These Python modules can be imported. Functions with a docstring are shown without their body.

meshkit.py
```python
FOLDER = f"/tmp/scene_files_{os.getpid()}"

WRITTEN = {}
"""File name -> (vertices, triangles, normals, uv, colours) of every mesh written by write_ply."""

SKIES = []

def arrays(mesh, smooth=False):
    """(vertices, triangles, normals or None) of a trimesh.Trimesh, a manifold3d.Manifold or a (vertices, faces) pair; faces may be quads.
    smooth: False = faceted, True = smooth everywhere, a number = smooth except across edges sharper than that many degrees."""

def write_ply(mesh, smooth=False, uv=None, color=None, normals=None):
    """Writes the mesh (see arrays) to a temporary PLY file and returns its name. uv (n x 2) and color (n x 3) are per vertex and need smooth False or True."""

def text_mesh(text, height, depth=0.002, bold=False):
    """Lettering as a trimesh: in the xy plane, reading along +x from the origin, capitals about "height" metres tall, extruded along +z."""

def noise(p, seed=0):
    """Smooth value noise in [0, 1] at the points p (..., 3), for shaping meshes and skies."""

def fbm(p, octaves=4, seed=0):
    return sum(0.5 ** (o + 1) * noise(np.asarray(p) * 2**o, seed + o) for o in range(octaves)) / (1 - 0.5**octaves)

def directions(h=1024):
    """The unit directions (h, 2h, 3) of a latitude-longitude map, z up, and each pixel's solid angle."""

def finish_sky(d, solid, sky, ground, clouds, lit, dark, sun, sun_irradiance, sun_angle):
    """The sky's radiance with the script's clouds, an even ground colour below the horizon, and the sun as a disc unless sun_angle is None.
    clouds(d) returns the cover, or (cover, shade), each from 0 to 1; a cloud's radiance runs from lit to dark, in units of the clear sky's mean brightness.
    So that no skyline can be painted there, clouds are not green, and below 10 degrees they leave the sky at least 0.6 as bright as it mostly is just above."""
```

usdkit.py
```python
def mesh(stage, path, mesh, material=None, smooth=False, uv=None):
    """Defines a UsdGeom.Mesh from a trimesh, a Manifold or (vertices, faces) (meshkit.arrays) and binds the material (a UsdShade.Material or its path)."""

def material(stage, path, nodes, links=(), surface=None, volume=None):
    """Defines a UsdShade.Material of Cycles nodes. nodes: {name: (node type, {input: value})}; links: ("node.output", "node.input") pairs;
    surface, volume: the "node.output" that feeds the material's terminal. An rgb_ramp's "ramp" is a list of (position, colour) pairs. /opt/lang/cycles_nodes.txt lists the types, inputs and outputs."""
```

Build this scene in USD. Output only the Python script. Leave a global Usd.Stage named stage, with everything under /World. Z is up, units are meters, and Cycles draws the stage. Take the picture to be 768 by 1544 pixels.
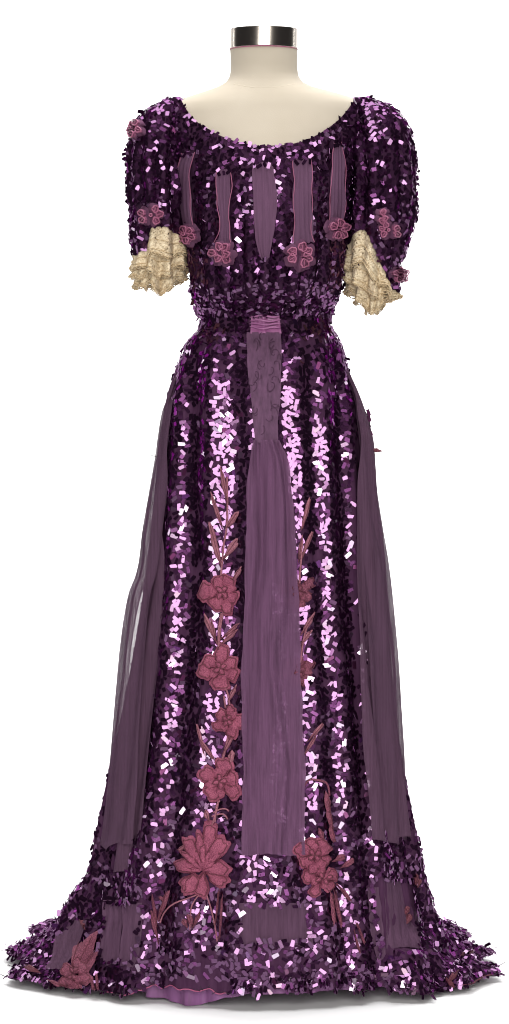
import math, re
import numpy as np
import usdkit
from scipy.ndimage import gaussian_filter
import meshkit
from meshkit import fbm
from scipy.spatial import cKDTree
from scipy.interpolate import LinearNDInterpolator, NearestNDInterpolator, PchipInterpolator
from pxr import Usd, UsdGeom, UsdLux, UsdShade, Gf, Sdf

stage = Usd.Stage.CreateInMemory()
UsdGeom.SetStageUpAxis(stage, UsdGeom.Tokens.z)
UsdGeom.SetStageMetersPerUnit(stage, 1.0)
UsdGeom.Xform.Define(stage, '/World')
UsdGeom.Scope.Define(stage, '/World/Looks')
PI = math.pi

# ------------------------------------------------------------------ camera and lamps
D, H = 4.6, 0.90                       # camera distance in front of the form's axis, camera height
CX, FY, S = 384.0, 1475.0, 0.001       # picture measures in the plane y = 0: 1 photo pixel = 1 mm
EXPOSURE = 0.0
cam = UsdGeom.Camera.Define(stage, '/World/camera')
cam.AddTranslateOp().Set(Gf.Vec3d(0, -D, H))
cam.AddRotateXOp().Set(90.0)
AP = 36.0
cam.CreateHorizontalApertureAttr(AP)
cam.CreateVerticalApertureAttr(AP * 1544 / 768)
FOC = AP * D / 0.768
cam.CreateFocalLengthAttr(FOC)
cam.CreateVerticalApertureOffsetAttr(((FY - 772) * S - H) / D * FOC)
cam.CreateClippingRangeAttr(Gf.Vec2f(0.1, 60))
cam.CreateExposureAttr(EXPOSURE)


def rect_light(name, loc, aim, w, h, inten, col=(1, 1, 1)):
    l = UsdLux.RectLight.Define(stage, '/World/' + name)
    l.CreateWidthAttr(w); l.CreateHeightAttr(h); l.CreateIntensityAttr(inten)
    l.CreateColorAttr(Gf.Vec3f(*col))
    m = Gf.Matrix4d().SetLookAt(Gf.Vec3d(*loc), Gf.Vec3d(*aim), Gf.Vec3d(0, 0, 1) if abs(loc[0] - aim[0]) + abs(loc[1] - aim[1]) > .01 else Gf.Vec3d(0, 1, 0)).GetInverse()
    l.AddTransformOp().Set(m)
    return l


KEY = 9.2
rect_light('key_softbox', (0.18, -5.3, 1.9), (0.02, 0, 0.75), 3.1, 2.6, KEY, (1, .985, .955))
rect_light('overhead_softbox', (0, 0.2, 3.3), (0, 0.1, 0), 3.0, 3.4, 5.0)
rect_light('backdrop_lamp_left', (-1.5, 1.0, 1.6), (0.2, 3.2, 0.9), 0.7, 1.8, 14.0)
rect_light('backdrop_lamp_right', (1.5, 1.0, 1.6), (-0.2, 3.2, 0.9), 0.7, 1.8, 14.0)
dome = UsdLux.DomeLight.Define(stage, '/World/studio_ambient')
dm = usdkit.material(stage, '/World/Looks/studio_ambient', {'b': ('background_shader', {'color': (.9, .85, .9), 'strength': .035})}, surface='b.background')
UsdShade.MaterialBindingAPI.Apply(dome.GetPrim()).Bind(dm)


# ------------------------------------------------------------------ helpers
def X(px): return (np.asarray(px, float) - CX) * S
def Z(py): return (FY - np.asarray(py, float)) * S
def world(px, py, y):
    k = (D + np.asarray(y, float)) / D
    return np.stack([X(px) * k, np.broadcast_to(y, np.shape(px)), H + (Z(py) - H) * k], -1)
def proj(P):
    k = (D + P[..., 1]) / D
    return CX + P[..., 0] / k / S, FY - ((P[..., 2] - H) / k + H) / S


used = {}
def path_for(name, parent):
    base = parent.GetPath() if parent is not None else Sdf.Path('/World')
    n = used.get((str(base), name), 0)
    used[(str(base), name)] = n + 1
    return str(base) + '/' + (name if n == 0 else f'{name}_{n:03d}')
def tag(p, label=None, cat=None, group=None, kind=None):
    for k, v in (('label', label), ('category', cat), ('group', group), ('kind', kind)):
        if v:
            p.SetCustomDataByKey(k, v)
    return p
def obj(name, mesh, mat, parent=None, smooth=True, label=None, kind=None, **kw):
    p = usdkit.mesh(stage, path_for(name, parent), mesh, M[mat], smooth).GetPrim()
    return tag(p, label, kw.get('cat'), kw.get('group'), kind)
def thing(name, label, cat, loc=(0, 0, 0)):
    x = UsdGeom.Xform.Define(stage, path_for(name, None))
    return tag(x.GetPrim(), label, cat)


def gridmesh(V, wrap=False, flip=False):
    nr, nc = V.shape[:2]
    i, j = np.meshgrid(np.arange(nr - 1), np.arange(nc if wrap else nc - 1), indexing='ij')
    j2 = (j + 1) % nc
    q = np.stack([i * nc + j, i * nc + j2, (i + 1) * nc + j2, (i + 1) * nc + j], -1).reshape(-1, 4)
    f = np.vstack([q[:, [0, 1, 2]], q[:, [0, 2, 3]]])
    return V.reshape(-1, 3), f[:, ::-1] if flip else f
def solid(V, N, t, wrap=False):
    """a cloth sheet with thickness t from a grid and its normals"""
    nr, nc = V.shape[:2]
    a, f = gridmesh(V + N * t / 2, wrap)
    b, g = gridmesh(V - N * t / 2, wrap, True)
    n = len(a)
    rim = []
    def strip(ids):
        for p, q in zip(ids[:-1], ids[1:]):
            rim.extend([(p, p + n, q), (q, p + n, q + n)])
    top = list(range(nc)) + ([0] if wrap else [])
    bot = [(nr - 1) * nc + k for k in top]
    strip(top); strip(bot[::-1])
    if not wrap:
        strip([r * nc for r in range(nr)][::-1]); strip([r * nc + nc - 1 for r in range(nr)])
    return np.vstack([a, b]), np.vstack([f, g + n, np.array(rim)])
def join(parts):
    vs, fs, n = [], [], 0
    for v, f in parts:
        vs.append(v); fs.append(np.asarray(f) + n); n += len(v)
    return np.vstack(vs), np.vstack(fs)
def gnormals(V, wrap=False):
    if wrap:
        W = np.concatenate([V[:, -1:], V, V[:, :1]], 1)
        dc = (W[:, 2:] - W[:, :-2])
    else:
        dc = np.gradient(V, axis=1)
    dr = np.gradient(V, axis=0)
    n = np.cross(dr, dc)
    return n / (np.linalg.norm(n, axis=-1, keepdims=True) + 1e-12)
def tube(P, r, sides=6):
    P = np.asarray(P, float)
    r = np.broadcast_to(r, (len(P),))
    t = np.gradient(P, axis=0); t /= np.linalg.norm(t, axis=1, keepdims=True) + 1e-12
    a = np.cross(t, [0.13, 0.97, 0.2]); a /= np.linalg.norm(a, axis=1, keepdims=True) + 1e-12
    b = np.cross(t, a)
    g = np.arange(sides) * 2 * PI / sides
    V = P[:, None] + r[:, None, None] * (np.cos(g)[None, :, None] * a[:, None] + np.sin(g)[None, :, None] * b[:, None])
    v, f = gridmesh(V, True)
    n = len(v)
    caps = [(n, (k + 1) % sides, k) for k in range(sides)] + [(n + 1, (len(P) - 1) * sides + k, (len(P) - 1) * sides + (k + 1) % sides) for k in range(sides)]
    return np.vstack([v, P[:1], P[-1:]]), np.vstack([f, caps])
def ctable(keys, vals):
    f = PchipInterpolator(keys, vals)
    return lambda y: f(np.clip(y, keys[0], keys[-1]))


# ------------------------------------------------------------------ materials
M = {}
def mat(name, nodes, links, surface='p.BSDF'):
    M[name] = usdkit.material(stage, '/World/Looks/' + name, nodes, links, surface=surface)

mat('white_paper', {'p': ('principled_bsdf', {'base_color': (.93, .93, .93), 'roughness': .85, 'specular_ior_level': .1})}, [])
mat('linen', {'g': ('geometry', {}), 'n': ('noise_texture', {'scale': 900, 'detail': 2}), 'n2': ('noise_texture', {'scale': 14, 'detail': 3}),
              'r': ('rgb_ramp', {'ramp': [(.25, (.475, .415, .33)), (.75, (.515, .455, .37))]}), 'b': ('bump', {'strength': .25, 'distance': .0006}),
              'p': ('principled_bsdf', {'roughness': .85, 'specular_ior_level': .15, 'sheen_weight': .1})},
    [('g.position', 'n.vector'), ('g.position', 'n2.vector'), ('n2.fac', 'r.fac'), ('r.color', 'p.base_color'), ('n.fac', 'b.height'), ('b.normal', 'p.normal')])
mat('chrome', {'p': ('principled_bsdf', {'base_color': (.50, .45, .40), 'metallic': 1, 'roughness': .22})}, [])
mat('seam', {'p': ('principled_bsdf', {'base_color': (.60, .53, .43), 'roughness': .9})}, [])
mat('pink_edge', {'p': ('principled_bsdf', {'base_color': (.34, .07, .16), 'roughness': .7})}, [])
mat('steel', {'p': ('principled_bsdf', {'base_color': (.3, .3, .3), 'metallic': 1, 'roughness': .35})}, [])


def cloth(name, c0, c1, alpha=None, streak=(90, 90, 3), rough=.8, sheen=.0, grain=600, bump=.3, spec=.0):
    """gauze: lengthwise streaks, a fine weave; alpha = (thin, thick) share of light let straight through"""
    nodes = {'g': ('geometry', {}), 'm': ('mapping', {'scale': streak}), 'n': ('noise_texture', {'scale': 1, 'detail': 4, 'roughness': .6}),
             'w': ('noise_texture', {'scale': grain, 'detail': 1}), 'r': ('rgb_ramp', {'ramp': [(.3, c0), (.7, c1)]}),
             'b': ('bump', {'strength': bump, 'distance': .001}), 'mx': ('mix_float', {'fac': .35}),
             'p': ('principled_bsdf', {'roughness': rough, 'specular_ior_level': spec, 'sheen_weight': sheen, 'sheen_tint': (.8, .6, .8)}),
             't': ('translucent_bsdf', {}), 'mt': ('mix_closure', {'fac': .25})}
    links = [('g.position', 'm.vector'), ('m.vector', 'n.vector'), ('g.position', 'w.vector'), ('n.fac', 'r.fac'), ('r.color', 'p.base_color'), ('r.color', 't.color'),
             ('n.fac', 'mx.a'), ('w.fac', 'mx.b'), ('mx.result', 'b.height'), ('b.normal', 'p.normal'), ('p.BSDF', 'mt.closure1'), ('t.BSDF', 'mt.closure2')]
    if not alpha:
        return mat(name, nodes, links, 'mt.closure')
    nodes |= {'x': ('transparent_bsdf', {}), 'ar': ('map_range', {'from_min': .3, 'from_max': .7, 'to_min': alpha[0], 'to_max': alpha[1], 'clamp': True}), 'ma': ('mix_closure', {})}
    links += [('n.fac', 'ar.value'), ('ar.result', 'ma.fac'), ('mt.closure', 'ma.closure1'), ('x.BSDF', 'ma.closure2')]
    mat(name, nodes, links, 'ma.closure')

cloth('net', (.058, .022, .053), (.105, .045, .095))
cloth('net_dark', (.035, .012, .033), (.075, .032, .068))
cloth('chiffon', (.145, .075, .128), (.225, .113, .198), (.1, .3), streak=(420, 160, 4))
cloth('chiffon_bright', (.145, .072, .130), (.29, .138, .262), (.24, .56), streak=(420, 120, 3.5))
cloth('chiffon_dark', (.102, .054, .088), (.175, .094, .155), (.15, .42), streak=(420, 160, 5))
cloth('chiffon_yoke', (.14, .075, .125), (.235, .118, .21), (.04, .16), streak=(160, 160, 60))
cloth('chiffon_inset', (.10, .052, .088), (.16, .082, .142), (.04, .14), streak=(260, 120, 4))
cloth('veil', (.105, .058, .092), (.18, .098, .162), (.30, .60), streak=(300, 90, 4))
cloth('satin', (.34, .10, .27), (.54, .22, .44), streak=(60, 60, 300), rough=.35, sheen=.1, spec=.4)
cloth('lining', (.22, .085, .21), (.36, .15, .36), streak=(60, 60, 8), rough=.5, sheen=.1, spec=.3)

def knots(name, c0, c1, scale, bump=.8):
    mat(name, {'g': ('geometry', {}), 'v': ('voronoi_texture', {'scale': scale}), 'n': ('noise_texture', {'scale': 60, 'detail': 3}), 'mm': ('mix_float', {'fac': .45}),
               'r': ('rgb_ramp', {'ramp': [(.22, c1), (.62, c0)]}), 'b': ('bump', {'strength': bump, 'distance': .0012, 'invert': True}),
               'p': ('principled_bsdf', {'roughness': .75, 'specular_ior_level': .25})},
        [('g.position', 'v.vector'), ('g.position', 'n.vector'), ('v.distance', 'mm.a'), ('n.fac', 'mm.b'), ('mm.result', 'r.fac'), ('r.color', 'p.base_color'), ('v.distance', 'b.height'), ('b.normal', 'p.normal')])
knots('rose_knots', (.20, .045, .085), (.43, .115, .185), 620)
knots('rose_ribbon', (.12, .035, .075), (.29, .085, .165), 260, .5)
knots('leaf_stitch', (.22, .075, .105), (.42, .165, .215), 500, .5)
knots('rose_mid', (.13, .035, .06), (.30, .085, .135), 500)
knots('rose_dark', (.10, .025, .04), (.20, .055, .08), 420)
knots('lace_thread', (.52, .38, .22), (.86, .72, .50), 330, 1.0)
cloth('rose_gauze', (.10, .04, .08), (.18, .08, .14))
mat('cord', {'p': ('principled_bsdf', {'base_color': (.33, .095, .18), 'roughness': .55})}, [])
mat('thread_black', {'p': ('principled_bsdf', {'base_color': (.02, .012, .018), 'roughness': .7})}, [])
# lace: a net of thread with real holes
mat('lace', {'g': ('geometry', {}), 'v': ('voronoi_texture', {'scale': 340, 'feature': 'f1'}), 'w': ('wave_texture', {'wave_type': 'bands', 'bands_direction': 'z', 'scale': 38, 'distortion': 14, 'detail': 2, 'detail_scale': 3}),
             'mm': ('mix_float', {'fac': .4}), 'r': ('rgb_ramp', {'ramp': [(.12, (.86, .745, .55)), (.6, (.68, .55, .37)), (.9, (.40, .29, .17))]}), 'b': ('bump', {'strength': .7, 'distance': .0009, 'invert': True}),
             'p': ('principled_bsdf', {'roughness': .9, 'specular_ior_level': .1}), 'x': ('transparent_bsdf', {}), 'h': ('map_range', {'from_min': .70, 'from_max': .78, 'clamp': True}), 'ma': ('mix_closure', {})},
    [('g.position', 'v.vector'), ('g.position', 'w.vector'), ('v.distance', 'mm.a'), ('w.fac', 'mm.b'), ('mm.result', 'r.fac'), ('r.color', 'p.base_color'), ('mm.result', 'b.height'), ('b.normal', 'p.normal'),
     ('mm.result', 'h.value'), ('h.result', 'ma.fac'), ('p.BSDF', 'ma.closure1'), ('x.BSDF', 'ma.closure2')], 'ma.closure')

# dyed gelatine: a soft plum sheen under a clear glossy skin
SEQ = [(.120, .038, .118), (.070, .016, .088), (.16, .066, .155), (.036, .007, .044), (.120, .028, .090), (.20, .10, .195), (.060, .011, .058), (.022, .004, .025)]
COAT = {'metallic': .98, 'specular_tint': (.4, .12, .4), 'specular_ior_level': .3, 'coat_ior': 2.25, 'coat_tint': (1, .95, 1)}
def sequin_mat(name, col, rough, coat):
    mat(name, {'p': ('principled_bsdf', {'base_color': col, 'roughness': rough, 'coat_weight': coat, 'coat_roughness': .1, **COAT})}, [])
for k, (c, r, w) in enumerate(zip((SEQ[0], SEQ[1], SEQ[2], SEQ[5], SEQ[4]), (.28, .32, .26, .30, .34), (.85, .55, 1, .95, .45))):
    sequin_mat(f'sequin_{"abcde"[k]}', c, r, w)
mat('sequins', {'g': ('geometry', {}), 'r': ('rgb_ramp', {'ramp': [(i / 7, c) for i, c in enumerate(SEQ)]}),
                'm': ('math', {'math_type': 'multiply', 'value2': 7.3}), 'fr': ('math', {'math_type': 'fraction'}), 'm2': ('math', {'math_type': 'multiply', 'value2': 23.7}), 'fr2': ('math', {'math_type': 'fraction'}),
                'q': ('map_range', {'to_min': .24, 'to_max': .42}), 'q2': ('map_range', {'to_min': .25, 'to_max': 1.0}), 'q3': ('map_range', {'to_min': .06, 'to_max': .16}), 'p': ('principled_bsdf', dict(COAT))},
    [('g.random_per_island', 'r.fac'), ('g.random_per_island', 'm.value1'), ('m.value', 'fr.value1'), ('fr.value', 'q.value'), ('g.random_per_island', 'm2.value1'), ('m2.value', 'fr2.value1'), ('fr2.value', 'q2.value'), ('fr.value', 'q3.value'),
     ('r.color', 'p.base_color'), ('q.result', 'p.roughness'), ('q2.result', 'p.coat_weight'), ('q3.result', 'p.coat_roughness')])

# ------------------------------------------------------------------ the setting
fw = 3.8
obj('floor', (np.array([[-fw, -1.6, 0], [fw, -1.6, 0], [fw, 2.4, 0], [-fw, 2.4, 0]]), [[0, 1, 2], [0, 2, 3]]), 'white_paper', None, False, label='white studio paper floor', kind='structure')
a = np.linspace(0, PI / 2, 14)
prof = [(2.4 + .8 * math.sin(t), .8 - .8 * math.cos(t)) for t in a] + [(3.2, 2.6)]
V = np.array([[[x, y, z] for x in np.linspace(-fw, fw, 3)] for y, z in prof])
obj('backdrop', gridmesh(V), 'white_paper', None, True, label='plain white studio backdrop sweeping up from the floor', kind='structure')

# ------------------------------------------------------------------ the dress form
TH = np.linspace(-PI, PI, 361)[:-1]
def ring_loft(py, L, R, F, B, rows, n=96):
    th = np.linspace(-PI, PI, n + 1)[:-1]
    t = [ctable(py, v) for v in (L, R, F, B)]
    l, r, f, b = [g(rows)[:, None] for g in t]
    c = X((l + r) / 2); w = (r - l) / 2 * S
    y = np.where(np.cos(th) > 0, -f * np.cos(th), -b * np.cos(th))
    return np.stack([c + w * np.sin(th), y, np.broadcast_to(Z(rows)[:, None], y.shape)], -1)
form = thing('dress_form', 'cream linen headless dress form with polished metal neck band, wearing the purple gown', 'mannequin')
fp = [72, 85, 100, 112, 122, 130, 138, 147, 158, 172, 190, 220, 260, 320, 380, 430, 480, 530, 600, 700]
fL = [347, 347.5, 348, 347, 342, 330, 308, 280, 256, 246, 245, 262, 280, 286, 296, 308, 314, 296, 272, 266]
fR = [449, 449, 449, 450, 456, 470, 500, 530, 548, 554, 555, 540, 522, 514, 504, 494, 488, 504, 520, 528]
fF = [.050, .050, .050, .051, .053, .056, .060, .065, .070, .075, .082, .094, .106, .118, .108, .086, .07, .08, .095, .1]
fB = [.050, .051, .053, .056, .060, .066, .073, .080, .086, .09, .092, .093, .093, .09, .08, .07, .068, .085, .11, .115]
rows = np.concatenate([np.linspace(72, 200, 60), np.linspace(205, 700, 60)])
V = ring_loft(fp, fL, fR, fF, fB, rows)
torso = V
obj('torso', gridmesh(V, True), 'linen', form)
# neck band with rolled edges and a cap
zb0, zb1, rb = float(Z(73.5)), float(Z(43.5)), .0512
prof = [(rb - .004, zb0 - .0002), (rb - .0008, zb0), (rb, zb0 + .0012), (rb, zb1 - .0015), (rb - .0008, zb1 - .0003), (rb - .0025, zb1), (rb - .006, zb1 - .0012)]
ccx = float(X(398)); g = np.linspace(0, 2 * PI, 97)[:-1]
V = np.array([[[ccx + r * math.cos(t), r * math.sin(t), z] for t in g] for r, z in prof])
obj('neck_band', gridmesh(V, True, True), 'chrome', form, 40, label='polished nickel neck band')
V = np.array([[[ccx + r * math.cos(t), r * math.sin(t), z] for t in g] for r, z in ((rb - .006, zb1 - .0015), (rb * .5, zb1 - .001), (.0005, zb1 - .001))])
obj('neck_cap', gridmesh(V, True, True), 'linen', form)
V = np.array([[ccx + (rb - .0002) * math.cos(t), (rb - .0002) * math.sin(t), zb0 - .0008] for t in np.append(g, 0)])
obj('band_piping', tube(V, .0006), 'pink_edge', form)
# seam round the base of the neck
def on_torso(px, py):
    pyk = np.clip(py, 72, 400)
    l, r, f = (ctable(fp, v)(pyk) for v in (fL, fR, fF))
    q = np.clip((px - (l + r) / 2) / ((r - l) / 2), -.999, .999)
    y = -f * np.sqrt(1 - q * q)
    return np.array([X(px), y, Z(pyk)]).T
sx = np.linspace(352, 444, 40)
obj('neck_seam', tube(on_torso(sx, 130 + 7.5 * (1 - ((sx - 398) / 46) ** 2)) + [0, .0002, 0], .0005), 'seam', form)
# stand under the skirt
P = np.array([[ccx, .0, z] for z in (.006, .4, .78)])
obj('stand_pole', tube(P, .016, 16), 'steel', form)
V = np.array([[[ccx + r * math.cos(t), r * math.sin(t), z] for t in g[::4]] for r, z in ((.0, .022), (.03, .021), (.10, .012), (.115, .006), (.115, .0005), (0, .0005))])
obj('stand_base', gridmesh(V, True), 'steel', form, 40)

# ------------------------------------------------------------------ the gown: surfaces
gown = thing('evening_gown', 'antique purple sequinned evening gown with puffed sleeves, lace cuffs, chiffon panels and train', 'dress')
rng = np.random.default_rng(7)
sth, cth = np.sin(TH), np.cos(TH)

# skirt
kp = [455, 470, 490, 520, 570, 620, 660, 740, 800, 900, 1000, 1100, 1200, 1290, 1340, 1400, 1475]
kL = [302, 302, 303, 281, 263, 251, 247, 240, 233, 222, 208, 190, 170, 153, 144, 138, 130]
kR = [499, 498, 499, 514, 527, 542, 550, 557, 562, 570, 578, 588, 603, 620, 628, 640, 650]
kF = [.083, .083, .085, .098, .110, .118, .123, .131, .137, .150, .165, .182, .202, .218, .226, .236, .245]
kB = [.080, .080, .083, .105, .14, .165, .18, .205, .22, .25, .275, .30, .325, .345, .355, .37, .385]
SL, SR, SF, SB = (ctable(kp, v) for v in (kL, kR, kF, kB))
ext_t = np.radians([-180, -135, -112, -98, -85, -72, -58, -45, -30, 0, 40, 52, 65, 80, 100, 135, 180])
ext_v = [.34, .22, .162, .140, .118, .092, .05, .016, 0, 0, 0, .048, .078, .100, .104, .19, .34]
EXT = PchipInterpolator(ext_t, ext_v)(TH)
hem_t = np.radians([-180, -95, -70, -50, -30, 0, 25, 40, 55, 75, 100, 180])
hem_v = [.014, .012, .010, .012, .028, .027, .030, .022, .010, .010, .012, .014]
HEM = PchipInterpolator(hem_t, hem_v)(TH)
NR = 230
tt = np.linspace(0, 1, NR)[:, None]
zs = Z(460) * (1 - tt) + HEM[None] * tt                     # every column runs from the waist to its own hem
py_s = FY - zs / S
l, r, f, b = SL(py_s), SR(py_s), SF(py_s), SB(py_s)
xs = X((l + r) / 2) + (r - l) / 2 * S * sth
ys = np.where(cth > 0, -f * cth, -b * cth)
# long folds: the cloth steps back in flat-fronted pleats, so that a crest of each faces the front
fr = [520, 640, 760, 900, 1050, 1200, 1320, 1475]
stripes = [[256, 250, 236, 221, 206, 188, 166, 150], [287, 274, 268, 271, 268, 258, 240, 225], [338, 332, 333, 340, 331, 316, 307, 300],
           [400, 402, 405, 408, 410, 410, 410, 410], [434, 438, 446, 455, 462, 468, 472, 478], [474, 482, 486, 490, 500, 512, 520, 528], [512, 520, 527, 536, 546, 556, 562, 570], [536, 545, 556, 572, 590, 602, 617, 628]]
cen, wid = (l + r) / 2, (r - l) / 2
Q = np.stack([(PchipInterpolator(fr, s)(np.clip(py_s, 520, 1475)) - cen) / wid for s in stripes])
knots_q = np.concatenate([-np.ones((1,) + Q.shape[1:]) * 1.05, Q, np.ones((1,) + Q.shape[1:]) * 1.05])
phi = np.zeros_like(zs)
for i in range(knots_q.shape[0] - 1):
    q0, q1 = knots_q[i], knots_q[i + 1]
    t = np.clip((sth[None] - q0) / np.maximum(q1 - q0, 1e-3), 0, 1)
    phi += t
phi -= 4
wob = (fbm(np.stack([xs * 9, zs * 5, ys * 0], -1), 3, 3) - .5) * .35
dphidx = np.abs(np.gradient(phi, axis=1) / (np.gradient(xs, axis=1) + 1e-9))
slope = np.abs(np.gradient(ys, axis=1) / (np.gradient(xs, axis=1) + 1e-9))
front = np.clip((cth - .18) / .3, 0, 1)
ph = np.abs(phi) + wob * np.clip((py_s - 540) / 100, 0, 1)
ff = ph - np.round(ph)
gg = ff - np.sin(2 * PI * ff) / (2 * PI)
gg = .8 * (gg - np.sin(2 * PI * gg) / (2 * PI)) + .2 * gg
step = np.minimum(slope, 1.35) * (gg - ff) / np.maximum(dphidx, 9) * 1.04
step = np.clip(step, -.014, .014) * front * np.clip((py_s - 505) / 70, 0, 1)
ys = ys + front * np.clip((py_s - 540) / 120, 0, 1) * (.004 * (fbm(np.stack([xs * 16, 0 * xs, zs * 9], -1), 2, 61) - .5) + .0015 * (fbm(np.stack([xs * 40, 0 * xs, zs * 25], -1), 2, 62) - .5))
ys = ys + gaussian_filter(step, (3, 1.0), mode=('nearest', 'wrap'))
# folds at sides and back
side = (1 - front) * np.clip((py_s - 560) / 700, 0, 1)
rip = .016 * side * np.sin(TH * 17 + 2.2 * fbm(np.stack([zs * 3, TH[None] * 2 + 0 * zs, 0 * zs], -1), 2, 5))
ys = ys + rip * -cth; xs = xs + rip * sth
# the train spreading on the floor
uz_l = np.interp(zs, [.008, .02, .035, .05, .075, .11, .135, .16], [1, .80, .60, .45, .34, .19, .05, 0])
uz_r = np.interp(zs, [.008, .018, .034, .054, .08, .10], [1, .82, .55, .30, .05, 0])
e = EXT[None] * gaussian_filter(np.where(TH < 0, uz_l, uz_r), (2, 2), mode=('nearest', 'wrap'))
u = np.clip((.15 - zs) / .15, 0, 1)
lump = (fbm(np.stack([xs * 16, ys * 16, zs * 22], -1), 3, 11) - .5) * .055 * np.clip(u * 1.4, 0, 1) * np.clip(EXT / .08, 0, 1)
xs = xs + (e + lump) * sth; ys = ys - (e + lump) * cth * .9
zs2 = np.maximum(zs + (fbm(np.stack([xs * 30, ys * 30, 0 * zs], -1), 2, 9) - .4) * .03 * np.clip(u * 3 * (1 - u) * 2, 0, 1) * np.clip(EXT / .08, 0, 1), HEM * .6)
jag = (fbm(np.stack([TH * 14, 0 * TH, 0 * TH], -1), 3, 21) - .5) * .02
zs2[-14:] += jag[None] * np.linspace(0, 1, 14)[:, None] * np.clip(1 - EXT / .05, 0, 1)
SK = np.stack([xs, ys, np.maximum(zs2, .006)], -1)
SKN = gnormals(SK, True)

# bodice
bp = [145, 160, 180, 200, 250, 300, 350, 400, 425, 440, 452, 462, 472, 482]
bL = [250, 246, 245, 250, 264, 273, 280, 284, 288, 291, 295, 299, 302, 304]
bR = [556, 557, 556, 551, 538, 531, 526, 518, 513, 510, 506, 502, 499, 497]
bF = [.075, .085, .099, .110, .129, .140, .146, .151, .151, .146, .133, .112, .095, .087]
bB = [.09, .095, .098, .1, .1, .1, .098, .095, .093, .09, .088, .086, .083, .082]
BL, BR, BF, BB = (ctable(bp, v) for v in (bL, bR, bF, bB))
nx = [278, 288, 300, 318, 335, 360, 400, 430, 460, 485, 505, 520, 528, 533]
ny = [150, 166, 182, 196, 206, 215, 221, 220, 214, 202, 186, 168, 156, 148]
neck = PchipInterpolator(nx, ny)
def neck_py(th):
    q = np.sin(th)
    px = 403 + 153 * q
    p = neck(np.clip(px, 278, 533))
    return np.where(np.cos(th) > 0, p, 150 + 30 * (np.abs(np.cos(th))))
zt = Z(neck_py(TH))
zt = np.where(cth > 0, H + (zt - H) * (1 - .1 * cth / D), zt)
NB = 110
tb = np.linspace(0, 1, NB)[:, None]
zb = zt[None] * (1 - tb) + Z(478) * tb
pyb = FY - zb / S
l, r, f, b = BL(pyb), BR(pyb), BF(pyb), BB(pyb)
xb = X((l + r) / 2) + (r - l) / 2 * S * sth
yb = np.where(cth > 0, -f * cth, -b * cth)
gat = .004 * np.clip((pyb - 270) / 150, 0, 1) * np.sin(sth[None] * 34 + 3 * fbm(np.stack([zb * 6, sth[None] * 3 + 0 * zb, 0 * zb], -1), 2, 4)) * np.clip(cth + .3, 0, 1)
gat += (fbm(np.stack([xb * 22, yb * 0, zb * 16], -1), 3, 31) - .5) * .012 * np.clip((pyb - 230) / 60, 0, 1)
BD = np.stack([xb + gat * sth, yb - gat * cth, zb], -1)
BDN = gnormals(BD, True)

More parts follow.
